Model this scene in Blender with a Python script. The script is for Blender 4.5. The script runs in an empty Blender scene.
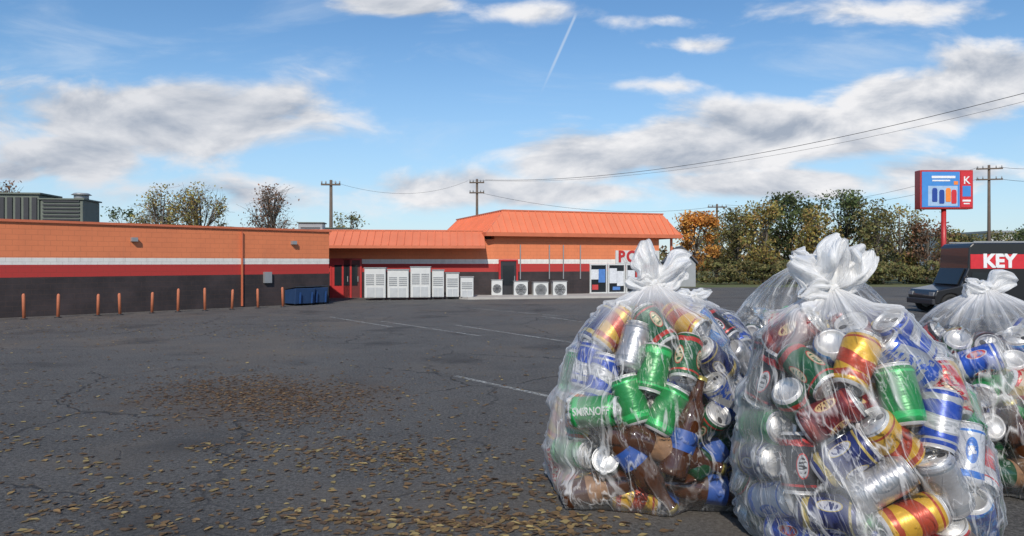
import bpy, math, random
import numpy as np
from mathutils import Vector, Matrix
random.seed(7); rng=np.random.default_rng(7)
F=740.0; H=2.0; HY=262.0
def G(px,py):
    d=F*H/(py-HY); return ((px-512)/F*d,d)
def P(px,py,d): return ((px-512)/F*d,d,H+(HY-py)/F*d)
scene=bpy.context.scene
scene.view_settings.view_transform='Standard'; scene.view_settings.look='None'; scene.view_settings.exposure=0
COL=scene.collection
# ---------------- materials ----------------
class NT:
    def __init__(s,tree): s.t=tree; s.n=tree.nodes; s.l=tree.links
    def new(s,ty,**k):
        n=s.n.new(ty)
        for a,b in k.items(): setattr(n,a,b)
        return n
    def put(s,sock,v):
        if hasattr(v,'is_output'): s.l.new(v,sock)
        elif isinstance(v,(tuple,list)) and len(v)==3 and sock.type=='RGBA': sock.default_value=(*v,1)
        else: sock.default_value=v
    def m(s,op,a,b=None,c=None,clamp=False):
        n=s.new('ShaderNodeMath',operation=op); n.use_clamp=clamp
        s.put(n.inputs[0],a)
        if b is not None: s.put(n.inputs[1],b)
        if c is not None: s.put(n.inputs[2],c)
        return n.outputs[0]
    def vm(s,op,a,b=None):
        n=s.new('ShaderNodeVectorMath',operation=op); s.put(n.inputs[0],a)
        if b is not None: s.put(n.inputs[1],b)
        return n.outputs['Value'] if op in('LENGTH','DOT_PRODUCT') else n.outputs[0]
    def mix(s,f,a,b,bt='MIX'):
        n=s.new('ShaderNodeMixRGB',blend_type=bt); s.put(n.inputs[0],f); s.put(n.inputs[1],a); s.put(n.inputs[2],b); return n.outputs[0]
    def noise(s,vec,scale,detail=4,rough=.5,dist=0):
        n=s.new('ShaderNodeTexNoise'); 
        if vec is not None: s.l.new(vec,n.inputs['Vector'])
        n.inputs['Scale'].default_value=scale; n.inputs['Detail'].default_value=detail; n.inputs['Roughness'].default_value=rough; n.inputs['Distortion'].default_value=dist
        return n.outputs[0]
    def ss(s,v,a,b,lo=0.,hi=1.):
        n=s.new('ShaderNodeMapRange',interpolation_type='SMOOTHSTEP'); s.put(n.inputs[0],v)
        for i,x in zip((1,2,3,4),(a,b,lo,hi)): n.inputs[i].default_value=x
        return n.outputs[0]
    def scalev(s,vec,x,y,z): return s.vm('MULTIPLY',vec,(x,y,z))
    def bump(s,h,st,dist=.02):
        n=s.new('ShaderNodeBump'); n.inputs['Strength'].default_value=st; n.inputs['Distance'].default_value=dist; s.l.new(h,n.inputs['Height']); return n.outputs[0]
def newmat(name):
    m=bpy.data.materials.new(name); m.use_nodes=True; t=NT(m.node_tree); b=m.node_tree.nodes['Principled BSDF']
    tc=t.new('ShaderNodeTexCoord').outputs['Object']
    return m,t,b,tc
def mat(name,col,rough=.6,metal=0.,ns=6.,na=.25,bs=0.,bscale=40.,coat=0.,emis=0.):
    m,t,b,tc=newmat(name)
    n=t.noise(tc,ns,5,.6); f=t.m('MULTIPLY_ADD',n,2*na,1-na)
    rgb=t.new('ShaderNodeRGB').outputs[0]; rgb.default_value=(*col,1)
    n2=t.vm('SCALE',rgb); sc=n2.node; t.l.new(f,sc.inputs['Scale'])
    t.l.new(n2,b.inputs['Base Color']); b.inputs['Roughness'].default_value=rough; b.inputs['Metallic'].default_value=metal
    b.inputs['Coat Weight'].default_value=coat
    if bs>0: t.l.new(t.bump(t.noise(tc,bscale,3),bs),b.inputs['Normal'])
    return m
# ---------------- mesh helpers ----------------
def setup(o,parent=None,loc=(0,0,0),rot=(0,0,0)):
    COL.objects.link(o); o.location=loc; o.rotation_euler=rot
    if parent: o.parent=parent
    return o
def root(name,loc,rotz=0,label=None,category=None,group=None):
    o=bpy.data.objects.new(name,None); o.empty_display_size=.2; setup(o,None,loc,(0,0,rotz)); tag(o,label,category,group); return o
def tag(o,label=None,category=None,group=None,kind=None):
    if label:o['label']=label
    if category:o['category']=category
    if group:o['group']=group
    if kind:o['kind']=kind
    return o
def mesh(name,v,f,mats,parent=None,loc=(0,0,0),rot=(0,0,0),smooth=False,bevel=0):
    me=bpy.data.meshes.new(name); me.from_pydata([tuple(map(float,a)) for a in v],[],[tuple(a) for a in f]); 
    for mm in (mats if isinstance(mats,(list,tuple)) else [mats]): me.materials.append(mm)
    if smooth: me.polygons.foreach_set('use_smooth',[True]*len(me.polygons))
    me.update(); o=bpy.data.objects.new(name,me); setup(o,parent,loc,rot)
    if bevel:
        md=o.modifiers.new('bevel','BEVEL'); md.width=bevel; md.segments=2; md.limit_method='ANGLE'
    return o
BF=[(0,3,2,1),(4,5,6,7),(0,1,5,4),(1,2,6,5),(2,3,7,6),(3,0,4,7)]
def bx(v,f,cx,cy,cz,sx,sy,sz):
    b=len(v); x,y,z=sx/2,sy/2,sz/2
    v+=[(cx-x,cy-y,cz-z),(cx+x,cy-y,cz-z),(cx+x,cy+y,cz-z),(cx-x,cy+y,cz-z),(cx-x,cy-y,cz+z),(cx+x,cy-y,cz+z),(cx+x,cy+y,cz+z),(cx-x,cy+y,cz+z)]
    f+=[tuple(b+i for i in q) for q in BF]
def boxes(name,lst,m,parent=None,loc=(0,0,0),rot=(0,0,0),bevel=0):
    v=[];f=[]
    for l in lst: bx(v,f,*l)
    return mesh(name,v,f,m,parent,loc,rot,False,bevel)
def tubev(v,f,pts,rad,seg=8,cap=True):
    pts=[Vector(p) for p in pts]; b0=len(v); up=Vector((0,0,1)); n=len(pts)
    for i,p in enumerate(pts):
        d=(pts[min(i+1,n-1)]-pts[max(i-1,0)]).normalized()
        a=d.cross(up if abs(d.z)<.95 else Vector((1,0,0))).normalized(); b=d.cross(a)
        for k in range(seg):
            t=2*math.pi*k/seg; q=p+(a*math.cos(t)+b*math.sin(t))*rad[i]; v.append(tuple(q))
    for i in range(n-1):
        for k in range(seg):
            f.append((b0+i*seg+k,b0+i*seg+(k+1)%seg,b0+(i+1)*seg+(k+1)%seg,b0+(i+1)*seg+k))
    if cap: f.append(tuple(b0+k for k in range(seg))[::-1]); f.append(tuple(b0+(n-1)*seg+k for k in range(seg)))
def tubes(name,lst,m,parent=None,loc=(0,0,0),rot=(0,0,0),seg=8,smooth=True):
    v=[];f=[]
    for p,r in lst: tubev(v,f,p,r if isinstance(r,(list,tuple)) else [r]*len(p),seg)
    return mesh(name,v,f,m,parent,loc,rot,smooth)
def lathe(prof,seg=32):
    v=[];f=[]
    for r,z in prof:
        for k in range(seg):
            t=2*math.pi*k/seg; v.append((r*math.cos(t),r*math.sin(t),z))
    for i in range(len(prof)-1):
        for k in range(seg): f.append((i*seg+k,i*seg+(k+1)%seg,(i+1)*seg+(k+1)%seg,(i+1)*seg+k))
    return v,f
def extrude(name,prof,w,m,parent=None,loc=(0,0,0),rot=(0,0,0),bevel=0,taper=1.0):
    n=len(prof); v=[(x,-w/2,z) for x,z in prof]+[(x,w/2,z) for x,z in prof]
    f=[tuple(range(n)),tuple(range(n,2*n))[::-1]]+[(i,i+n,(i+1)%n+n,(i+1)%n) for i in range(n)]
    return mesh(name,v,f,m,parent,loc,rot,False,bevel)
def textmesh(s,size,ext=0.01,bold=0):
    c=bpy.data.curves.new('t','FONT'); c.body=s; c.size=size; c.extrude=ext; c.align_x='CENTER'; c.align_y='CENTER'; c.offset=bold
    o=bpy.data.objects.new('t',c); COL.objects.link(o); bpy.context.view_layer.update()
    me=bpy.data.meshes.new_from_object(o.evaluated_get(bpy.context.evaluated_depsgraph_get()))
    bpy.data.objects.remove(o); return me
def text(name,s,size,m,parent,loc,rot=(math.pi/2,0,0),ext=.01,bold=0.):
    me=textmesh(s,size,ext,bold); me.materials.clear(); me.materials.append(m)
    o=bpy.data.objects.new(name,me); return setup(o,parent,loc,rot)
# ---------------- camera, light, world ----------------
cam=bpy.data.cameras.new('camera'); co=bpy.data.objects.new('camera',cam); COL.objects.link(co)
co.location=(0,0,H); co.rotation_euler=(math.pi/2,0,0); cam.sensor_width=36; cam.lens=F*36/1024; cam.shift_y=-6/1024; cam.clip_end=2000; cam.clip_start=.05
scene.camera=co
SE=math.radians(38); dx,dy=-.10,-.995
sd=Vector((dx*math.cos(SE),dy*math.cos(SE),math.sin(SE)))
sun=bpy.data.lights.new('sun','SUN'); sun.energy=3.7; sun.angle=math.radians(.8); sun.color=(1,.93,.82)
so=bpy.data.objects.new('sun',sun); COL.objects.link(so); so.rotation_euler=sd.to_track_quat('Z','Y').to_euler(); so.location=(0,0,30)
w=bpy.data.worlds.new('World'); scene.world=w; w.use_nodes=True; t=NT(w.node_tree); t.n.clear()
sky=t.new('ShaderNodeTexSky',sky_type='NISHITA'); sky.sun_disc=False; sky.sun_elevation=SE; sky.sun_rotation=math.atan2(dx,dy)%(2*math.pi)
sky.air_density=1.0; sky.dust_density=.2; sky.ozone_density=2.6
bg=t.new('ShaderNodeBackground'); bg.inputs[1].default_value=.13
hs=t.new('ShaderNodeHueSaturation'); hs.inputs['Saturation'].default_value=1.18; t.l.new(sky.outputs[0],hs.inputs['Color']); t.l.new(hs.outputs[0],bg.inputs[0])
g=t.new('ShaderNodeTexCoord').outputs['Generated']; sx=t.new('ShaderNodeSeparateXYZ'); t.l.new(g,sx.inputs[0])
yy=t.m('MAXIMUM',t.m('ABSOLUTE',sx.outputs[1]),.15)
u=t.m('DIVIDE',sx.outputs[0],yy); v=t.m('DIVIDE',sx.outputs[2],yy)
cx=t.new('ShaderNodeCombineXYZ'); t.l.new(u,cx.inputs[0]); t.l.new(v,cx.inputs[1]); uv=cx.outputs[0]
blobs=[(165,118,175,42,1.4),(250,125,60,20,.7),(75,156,75,30,1.3),(15,172,60,14,.9),(130,145,60,15,.5),(395,4,85,20,1),(540,12,90,16,.6),(650,20,90,10,.5),(590,160,95,34,1.2),(690,150,130,34,1.2),(800,130,130,36,1.25),(920,100,130,36,1.25),(1010,80,90,40,1.2),(560,192,200,18,1.),(440,190,120,26,.95),(770,184,270,18,1.),(930,172,140,18,.8),(250,195,160,20,.6),(900,10,160,16,.5),(700,45,60,10,.5),(640,85,70,10,.4)]
mask=None
for px,py,sxx,syy,wt in blobs:
    d=t.vm('SUBTRACT',uv,((px-512)/F,(HY-py)/F,0)); d=t.vm('MULTIPLY',d,(F/sxx,F/syy,0)); l=t.vm('LENGTH',d)
    k=t.ss(l,0.,1.55,wt,0.)
    mask=k if mask is None else t.m('MAXIMUM',mask,k)
def dens(off):
    vv=t.vm('ADD',uv,off); vv=t.vm('MULTIPLY',vv,(6,14,1)); n=t.noise(vv,1.0,8,.56,.35); return n
n1=dens((0,0,0)); n2=dens((-.006,.02,0))
D=t.m('ADD',t.m('MULTIPLY',n1,.95),t.m('MULTIPLY',mask,.42))
alpha=t.ss(D,.56,.80)
lit=t.m('MULTIPLY_ADD',t.m('SUBTRACT',n1,n2),3.8,.60)
lit=t.m('ADD',lit,t.m('MULTIPLY',t.m('SUBTRACT',.84,D),1.0),clamp=True)
lit=t.m('MULTIPLY',lit,t.ss(u,-.55,.0,.72,1.))
ccol=t.mix(lit,(.40,.46,.56),(.93,.93,.95))
cir=t.vm('MULTIPLY',uv,(2.2,9,1)); cn=t.noise(cir,1.3,7,.6,.6); cirA=t.ss(cn,.50,.80,0,.45)
haz=t.ss(v,0.0,.34,.60,0.)
ax,ay=(577-512)/F,(HY-12)/F; bx_,by_=(538-512)/F,(HY-100)/F
L=math.hypot(bx_-ax,by_-ay); ux,uy=(bx_-ax)/L,(by_-ay)/L
rel=t.vm('SUBTRACT',uv,(ax,ay,0)); al=t.vm('DOT_PRODUCT',rel,(ux,uy,0)); pe=t.m('ABSOLUTE',t.vm('DOT_PRODUCT',rel,(-uy,ux,0)))
ct=t.m('MULTIPLY',t.m('MULTIPLY',t.ss(pe,.0004,.0028,.8,0),t.ss(al,0,.01)),t.ss(al,L*.5,L,.55,0))
thin=t.m('MAXIMUM',cirA,ct)
bgh=t.new('ShaderNodeBackground'); bgh.inputs[0].default_value=(.42,.64,.92,1); bgh.inputs[1].default_value=.9
bg1=t.new('ShaderNodeBackground'); bg1.inputs[0].default_value=(.74,.83,.94,1); bg1.inputs[1].default_value=.95
bg2=t.new('ShaderNodeBackground'); t.l.new(ccol,bg2.inputs[0]); bg2.inputs[1].default_value=.95
def mshader(f,a,b_):
    n=t.new('ShaderNodeMixShader'); t.l.new(f,n.inputs[0]); t.l.new(a.outputs[0],n.inputs[1]); t.l.new(b_.outputs[0],n.inputs[2]); return n
ms0=mshader(haz,bg,bgh); ms=mshader(thin,ms0,bg1); ms2=mshader(alpha,ms,bg2)
wo=t.new('ShaderNodeOutputWorld'); t.l.new(ms2.outputs[0],wo.inputs[0])
# ---------------- ground ----------------
m,t,b,tc=newmat('grass_mat')
n=t.noise(tc,.4,6,.6); n2=t.noise(tc,6,4,.7)
c=t.mix(t.ss(n,.35,.65),(.09,.13,.035),(.20,.17,.08)); c=t.mix(t.m('MULTIPLY',n2,.5),c,(.06,.08,.025)); t.l.new(c,b.inputs[0]); b.inputs['Roughness'].default_value=.95
grassM=m
tag(mesh('ground',[(-900,-200,-.01),(900,-200,-.01),(900,1500,-.01),(-900,1500,-.01)],[(0,1,2,3)],grassM),kind='structure')
m,t,b,tc=newmat('asphalt_mat')
big=t.noise(tc,.18,5,.6,.4); mid=t.noise(tc,.9,7,.7,.3); fine=t.noise(tc,26,6,.85); fine2=t.noise(tc,90,2,.8)
c=t.mix(t.ss(big,.3,.7),(.062,.060,.058),(.130,.123,.114))
c=t.mix(t.ss(mid,.38,.68,0,.8),c,(.165,.156,.144))
c=t.mix(t.ss(fine,.36,.70),t.mix(.68,c,(.012,.012,.012)),t.mix(.5,c,(.30,.285,.265)))
c=t.mix(t.ss(fine2,.60,.76,0,.8),c,(.42,.40,.36))
wv=t.vm('ADD',tc,t.vm('SCALE',t.new('ShaderNodeTexNoise').outputs[1]))
wn=[n for n in t.n if n.type=='TEX_NOISE'][-1]; t.l.new(tc,wn.inputs['Vector']); wn.inputs['Scale'].default_value=2.2; wn.inputs['Detail'].default_value=8
sc=[n for n in t.n if n.type=='VECT_MATH' and n.operation=='SCALE'][-1]; sc.inputs['Scale'].default_value=.55
def crack(scale,w_,nsc,a,b_):
    vo=t.new('ShaderNodeTexVoronoi',feature='DISTANCE_TO_EDGE'); t.l.new(wv,vo.inputs['Vector']); vo.inputs['Scale'].default_value=scale
    return t.m('MULTIPLY',t.ss(vo.outputs['Distance'],w_*.3,w_,1,0),t.ss(t.noise(tc,nsc,2),a,b_))
cr=t.m('MAXIMUM',crack(.25,.008,.3,.42,.55),crack(1.1,.014,.45,.57,.66))
c=t.mix(t.m('MULTIPLY',cr,.75),c,(.022,.021,.021))
oil=t.ss(t.noise(tc,.45,4,.5),.54,.70,0,.7); c=t.mix(oil,c,(.045,.043,.042))
du=t.ss(t.noise(t.vm('ADD',tc,(31,7,0)),.22,6,.65),.48,.70,0,.6); c=t.mix(du,c,(.17,.14,.11))
st=t.vm('LENGTH',t.vm('MULTIPLY',t.vm('SUBTRACT',tc,(-3.6,10.9,0)),(.36,.42,0)))
stn=t.m('ADD',st,t.m('MULTIPLY',t.noise(tc,1.1,7,.75),2.4)); c=t.mix(t.ss(stn,1.5,2.2,.6,0),c,(.115,.085,.062))
t.l.new(c,b.inputs[0]); b.inputs['Roughness'].default_value=.9
hh=t.m('SUBTRACT',t.m('ADD',fine,t.m('MULTIPLY',fine2,.5)),t.m('MULTIPLY',cr,1.)); t.l.new(t.bump(hh,.9,.03),b.inputs['Normal'])
asph=m
tag(mesh('parking_lot',[(-70,-8,-.002),(75,-8,-.002),(75,63,-.002),(12,58,-.002),(-70,58,-.002)],[(0,1,2,3,4)],asph),kind='structure')
m,t,b,tc=newmat('worn_line_paint')
n=t.noise(tc,14,6,.75); n0=t.noise(tc,1.2,3); tr=t.new('ShaderNodeBsdfTransparent'); mx=t.new('ShaderNodeMixShader')
b.inputs[0].default_value=(.5,.5,.47,1); b.inputs['Roughness'].default_value=.8
t.l.new(t.m('MULTIPLY',t.ss(n,.38,.60),t.ss(n0,.25,.6,.25,.8)),mx.inputs[0]); t.l.new(tr.outputs[0],mx.inputs[1]); t.l.new(b.outputs[0],mx.inputs[2]); t.l.new(mx.outputs[0],t.n['Material Output'].inputs[0])
lineM=m
def line(a,c_,w=.11,name='parking_line'):
    a=Vector(a);c_=Vector(c_);d=(c_-a).normalized(); n=Vector((-d.y,d.x))*w/2
    tag(mesh(name,[(*(a-n),.003),(*(c_-n),.003),(*(c_+n),.003),(*(a+n),.003)],[(0,1,2,3)],lineM),kind='structure')
for a,c_ in [((455,376),(552,397)),((455,325),(575,343)),((380,321),(480,336)),((540,316),(640,330)),((330,317),(392,327)),((610,311),(720,322)),((470,308),(560,316)),((700,306),(800,313))]:
    line(G(*a),G(*c_))
conc=mat('concrete',(.42,.40,.37),.85,0,3,.2,.3,60)
# ---------------- store building ----------------
m,t,b,tc=newmat('striped_block_wall')
s=t.new('ShaderNodeSeparateXYZ'); t.l.new(tc,s.inputs[0]); z=s.outputs[2]
dirt=t.noise(tc,.8,6,.65); st=t.noise(t.scalev(tc,3,3,.25),1.5,4,.6)
org=t.mix(t.ss(dirt,.3,.75),(.72,.215,.09),(.62,.185,.08)); org=t.mix(t.ss(st,.55,.8,0,.3),org,(.42,.17,.09))
wht=t.mix(t.ss(st,.4,.8,0,.4),(.72,.70,.66),(.45,.42,.4))
red=(.42,.035,.03); blk=t.mix(t.ss(dirt,.3,.75),(.020,.016,.018),(.052,.038,.040))
c=t.mix(t.m('GREATER_THAN',z,1.44),blk,red); c=t.mix(t.m('GREATER_THAN',z,1.90),c,wht); c=t.mix(t.m('GREATER_THAN',z,2.16),c,org)
br=t.new('ShaderNodeTexBrick'); br.inputs['Scale'].default_value=1; br.inputs['Brick Width'].default_value=.4; br.inputs['Row Height'].default_value=.2; br.inputs['Mortar Size'].default_value=.008
cb=t.new('ShaderNodeCombineXYZ'); t.l.new(s.outputs[0],cb.inputs[0]); t.l.new(z,cb.inputs[1]); t.l.new(cb.outputs[0],br.inputs[0])
c=t.mix(t.m('MULTIPLY',br.outputs['Fac'],.22),c,(.1,.05,.03))
t.l.new(c,b.inputs[0]); b.inputs['Roughness'].default_value=.75; bn=t.bump(t.m('MULTIPLY',br.outputs['Fac'],-1.),.4,.01); t.l.new(bn,b.inputs['Normal'])
wallM=m
metalO=mat('orange_standing_seam_metal',(.70,.20,.10),.5,.0,.7,.2)
flash=mat('orange_flashing',(.56,.15,.07),.5,0,2,.2)
roofM=mat('roof_membrane',(.22,.22,.22),.9); glassD=mat('dark_glass',(.02,.025,.03),.08,0,2,.3)
whiteP=mat('white_paint_metal',(.58,.59,.58),.45,0,3,.12); greyM=mat('grey_metal',(.32,.33,.34),.45,.3,3,.15); darkM=mat('dark_metal',(.04,.04,.045),.5,.2)
redP=mat('red_paint',(.45,.03,.03),.4); blueP=mat('blue_paint',(.02,.07,.22),.5); 
bld=root('store_building',(0,0,0),0,'long low orange store with black base and orange metal roof','store')
A=Vector((-18.3,26.4)); E_=Vector((-8.9,36)); wa=math.atan2(9.6,9.4); LW=(E_-A).length
def part_box(name,lst,m,org,ang,bevel=0): return boxes(name,lst,m,bld,(org[0],org[1],0),(0,0,ang),bevel)
part_box('wall',[((LW-14)/2,9,1.725,LW+14,18,3.45)],wallM,A,wa)
part_box('roof_coping',[((LW-14)/2,.0,3.50,LW+14.2,.16,.09),(LW,9,3.5,.16,17.8,.09)],flash,A,wa)
part_box('roof_deck',[((LW-14)/2,9.1,3.475,LW+13.6,17.6,.05)],roofM,A,wa)
part_box('downspout',[(9.0,-.06,1.7,.06,.08,3.3)],flash,A,wa)
part_box('meter_box',[(10.2,-.08,1.3,.35,.16,.5)],greyM,A,wa)
part_box('wall_lamp',[(4.5,-.1,2.9,.22,.2,.16)],greyM,A,wa); part_box('wall_lamp',[(11.5,-.1,2.9,.22,.2,.16)],greyM,A,wa)
B=Vector((-14,41.1)); C=Vector((-1.0,42.3)); ba=math.atan2(C.y-B.y,C.x-B.x); LB=(C-B).length
part_box('wall',[(LB/2,5,1.65,LB,10,3.3)],wallM,B,ba)
part_box('roof_deck',[(LB/2,5.3,3.34,LB,9.4,.07)],roofM,B,ba)
def mansard(name,L,D,z0,z1,oL,oR,oF,iF,iS,iR,org,ang,m=metalO,sp=.42):
    v=[];f=[]
    e=[(-oL,D,z0),(-oL,-oF,z0),(L+oR,-oF,z0),(L+oR,D,z0)]
    tp=[(iS,D,z1),(iS,iF,z1),(L-iR,iF,z1),(L-iR,D,z1)]
    v+=e+tp; f+=[(0,1,5,4),(1,2,6,5),(2,3,7,6),(4,5,6,7),(0,3,2,1),(0,4,7,3)]
    def seam(p,q,nrm,side):
        n=len(v); a=Vector(p);b=Vector(q);nn=Vector(nrm).normalized()*.05; s_=Vector(side).normalized()*.018
        for c in(a,b):
            for d in(-s_,s_):
                v.append(tuple(c+d)); v.append(tuple(c+d+nn))
        f.extend([(n,n+1,n+5,n+4),(n+1,n+3,n+7,n+5),(n+3,n+2,n+6,n+7),(n,n+2,n+3,n+1),(n+4,n+5,n+7,n+6)])
    sl=Vector((0,iF+oF,z1-z0)); nr=Vector((0,-(z1-z0),iF+oF))
    k=int((L+oL+oR)/sp)
    for i in range(k+1):
        x=-oL+i*sp; 
        if x<iS: q=(x+oL)/(iS+oL) if iS+oL>0 else 1
        elif x>L-iR: q=(L+oR-x)/(iR+oR) if iR+oR>0 else 1
        else: q=1
        if q<.03: continue
        seam((x,-oF,z0),(x,-oF+sl.y*q,z0+sl.z*q),nr,(1,0,0))
    if iS+oL>0.1:
        nl=Vector((-(z1-z0),0,iS+oL))
        for i in range(int((D+oF)/sp)):
            y=-oF+i*sp; q=min(1,(y+oF)/(iF+oF)); 
            if q<.03: continue
            seam((-oL,y,z0),(-oL+(iS+oL)*q,y,z0+(z1-z0)*q),nl,(0,1,0))
    return mesh(name,v,f,m,bld,(org[0],org[1],0),(0,0,ang))
mansard('canopy_roof',LB-.6,1.5,2.9,3.75,0,0,1.3,.35,.0,.0,B,ba)
part_box('canopy_fascia',[((LB-.6)/2,-1.33,2.83,LB-.6,.07,.16)],flash,B,ba)
part_box('canopy_ridge_cap',[((LB-.6)/2,.5,3.80,LB-.6,.35,.07)],flash,B,ba)
ca=math.atan2(3.9,11); LC=11.67; C2=C
def sB(px,off=0,O=B,a=ba):
    d=Vector((math.cos(a),math.sin(a))); n=Vector((-math.sin(a),math.cos(a))); k=(px-512)/F
    Q=O+n*off
    return (k*Q.y-Q.x)/(d.x-k*d.y)
LW2=sB(659,0,C2,ca)
part_box('wall',[(LW2/2,5,1.8,LW2,10,3.6)],wallM,C2,ca)
mansard('mansard_roof',LC,11,3.66,5.0,.6,.4,.45,.75,.8,.25,C2,ca)
part_box('roof_fascia',[(LC/2-.1,-.48,3.58,LC+1.08,.07,.22),(-.63,5.2,3.58,.07,11.3,.22),(LC+.43,5.2,3.58,.07,11.3,.22)],flash,C2,ca)
part_box('roof_cap',[(LC/2+.28,.8,5.03,LC-.95,.2,.08),(.83,6.0,5.03,.2,10.2,.08)],flash,C2,ca)
part_box('support_post',[(LC,.1,1.75,.12,.12,3.5)],flash,C2,ca)
def door(O,a,px,wd,hh_,m,lab=None):
    s0=sB(px,0,O,a); o=boxes('door',[(0,-.03,hh_/2,wd,.06,hh_)],m,bld,(O[0]+math.cos(a)*s0,O[1]+math.sin(a)*s0,0),(0,0,a))
    boxes('door_glass',[(0,-.075,hh_*.6,wd*.7,.02,hh_*.55)],glassD,o)
    boxes('handle',[(wd*.38,-.1,1.05,.04,.06,.3)],greyM,o)
    boxes('door_frame',[(-wd/2-.05,-.05,hh_/2,.1,.12,hh_),(wd/2+.05,-.05,hh_/2,.1,.12,hh_),(0,-.05,hh_+.05,wd+.2,.12,.1)],redP,o); return o
door(B,ba,341,1.0,2.1,redP); door(B,ba,352,.9,2.1,mat('maroon_door',(.12,.02,.02),.5))
def window(O,a,px0,px1,z0,z1,posters=()):
    s0=sB(px0,0,O,a); s1=sB(px1,0,O,a); wd=s1-s0; sc_=(s0+s1)/2
    o=boxes('window',[(0,-.02,(z0+z1)/2,wd,.04,z1-z0)],glassD,bld,(O[0]+math.cos(a)*sc_,O[1]+math.sin(a)*sc_,0),(0,0,a))
    fr=[(0,-.05,z0,wd+.1,.1,.08),(0,-.05,z1,wd+.1,.1,.08)]; k=max(1,round(wd/1.1))
    fr+=[(-wd/2+wd*i/k,-.05,(z0+z1)/2,.07,.1,z1-z0-.08) for i in range(k+1)]
    boxes('frame',fr,whiteP,o)
    for (fx,fz,fw,fh,pm) in posters: boxes('poster',[(-wd/2+fx*wd,-.045,z0+fz*(z1-z0),fw,.012,fh)],pm,o)
    return o
posW=mat('poster_white',(.62,.64,.67),.5,0,9,.35); posB=mat('poster_blue',(.08,.2,.5),.5,0,9,.4); posR=mat('poster_red',(.5,.05,.05),.5,0,9,.3); posY=mat('poster_yellow',(.7,.5,.08),.5,0,9,.3)
window(C2,ca,590,606,.15,1.85,[(.28,.65,.5,.6,posW),(.72,.6,.45,.8,posB),(.3,.2,.4,.3,posR)])
window(C2,ca,608,624,.15,1.85,[(.3,.6,.5,.9,posW),(.75,.5,.45,.9,posW),(.5,.15,.5,.2,posB)])
window(C2,ca,626,642,.15,1.85,[(.3,.5,.5,1.0,posW),(.75,.6,.4,.6,posR)])
door(C2,ca,508,.95,2.05,darkM)
s0=sB(637,0,C2,ca); sg=boxes('shop_sign',[(0,-.06,2.30,3.0,.1,.80)],whiteP,bld,(C2[0]+math.cos(ca)*s0,C2[1]+math.sin(ca)*s0,0),(0,0,ca))
text('lettering','ROB',.95,redP,sg,(-.42,-.125,2.30),bold=.035)
for px in (520,549,563,580):
    s0=sB(px,0,C2,ca); boxes('conduit',[(0,-.05,2.0,.05,.06,2.0)],greyM,bld,(C2[0]+math.cos(ca)*s0,C2[1]+math.sin(ca)*s0,0),(0,0,ca))
sw=[Vector(G(468,299.6)),Vector(G(700,297)),Vector(G(700,297))+Vector((1,5)),Vector((-1,45)),Vector((-7,44))]
sv=[(p.x,p.y,0) for p in sw]+[(p.x,p.y,.12) for p in sw]; n=len(sw)
tag(mesh('pavement',sv,[tuple(range(n,2*n))]+[(i,(i+1)%n,(i+1)%n+n,i+n) for i in range(n)],conc),kind='structure')
acg=mat('weathered_green_grey_metal',(.13,.15,.125),.7,.1,1.5,.3)
hv=root('rooftop_air_conditioner',(-20.9,33.0,3.5),.12,'large weathered green grey ventilation unit on flat store roof','air conditioner')
boxes('housing',[(-.9,0,.78,2.3,1.8,1.3),(1.15,0,.66,1.75,1.7,1.1)],acg,hv,bevel=.03)
boxes('louvre',[(-.9+ -1.0+i*.33,-.93,.8,.2,.06,1.0) for i in range(7)],darkM,hv)
boxes('louvre',[(1.15,-.88,.35+.16*i,1.5,.06,.07) for i in range(6)],darkM,hv)
boxes('support_rail',[(0,-.7,.06,4.4,.15,.12),(0,.7,.06,4.4,.15,.12)],greyM,hv)
boxes('lid',[(-.9,0,1.47,2.5,2.0,.07),(1.15,0,1.25,1.9,1.85,.06)],acg,hv)
tubes('exhaust_hood',[([(1.6,0,1.28),(1.6,0,1.5)],[.3,.3]),([(1.6,0,1.5),(1.6,0,1.58)],[.42,.3])],greyM,hv,seg=16)
for (px,d,wd,hh_) in [(312,44,1.4,.7),(338,46,1.5,.6),(354,46,.7,.5)]:
    x=(px-512)/F*d; o=root('rooftop_vent_unit',(x,d,3.5 if px<330 else 3.38),.1,'small grey box ventilation unit on flat roof','roof vent',group='vent units on the roof')
    boxes('housing',[(0,0,hh_/2+.08,wd,1.1,hh_)],greyM,o,bevel=.03); boxes('louvre',[(0,-.57,hh_*.3+.1*i,wd*.8,.03,.05) for i in range(4)],darkM,o); boxes('lid',[(0,0,hh_+.11,wd+.15,1.25,.06)],acg,o)
orP=mat('faded_orange_bollard_paint',(.50,.16,.08),.6,0,5,.3)
dW=Vector((math.cos(wa),math.sin(wa))); nW=Vector((-math.sin(wa),math.cos(wa)))
first=None
for i,px in enumerate([-8,24,58,98,120,152,178,205,232,258,283]):
    s0=sB(px,-1.3,A,wa); p=A+dW*s0-nW*1.3
    vv,ff=lathe([(.0,0),(.055,0),(.055,.80),(.045,.85),(.03,.87),(0,.88)],16)
    if first is None:
        o=mesh('bollard',vv,ff,orP,None,(p.x,p.y,0),(0,0,0),True); v2,f2=lathe([(.0,.0),(.12,.0),(.11,.03),(.066,.035)],16); ch=mesh('base_collar',v2,f2,darkM,o,smooth=True); first=(o,ch)
        tag(o,'faded orange steel bollard in front of black store wall','bollard','bollards along the store wall')
    else:
        o=first[0].copy(); o.location=(p.x,p.y,0); o.rotation_euler=(random.uniform(-.04,.04),random.uniform(-.04,.04),0); o.scale=(1,1,random.uniform(.92,1.08)); COL.objects.link(o); c2=first[1].copy(); c2.parent=o; COL.objects.link(c2)
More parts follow.
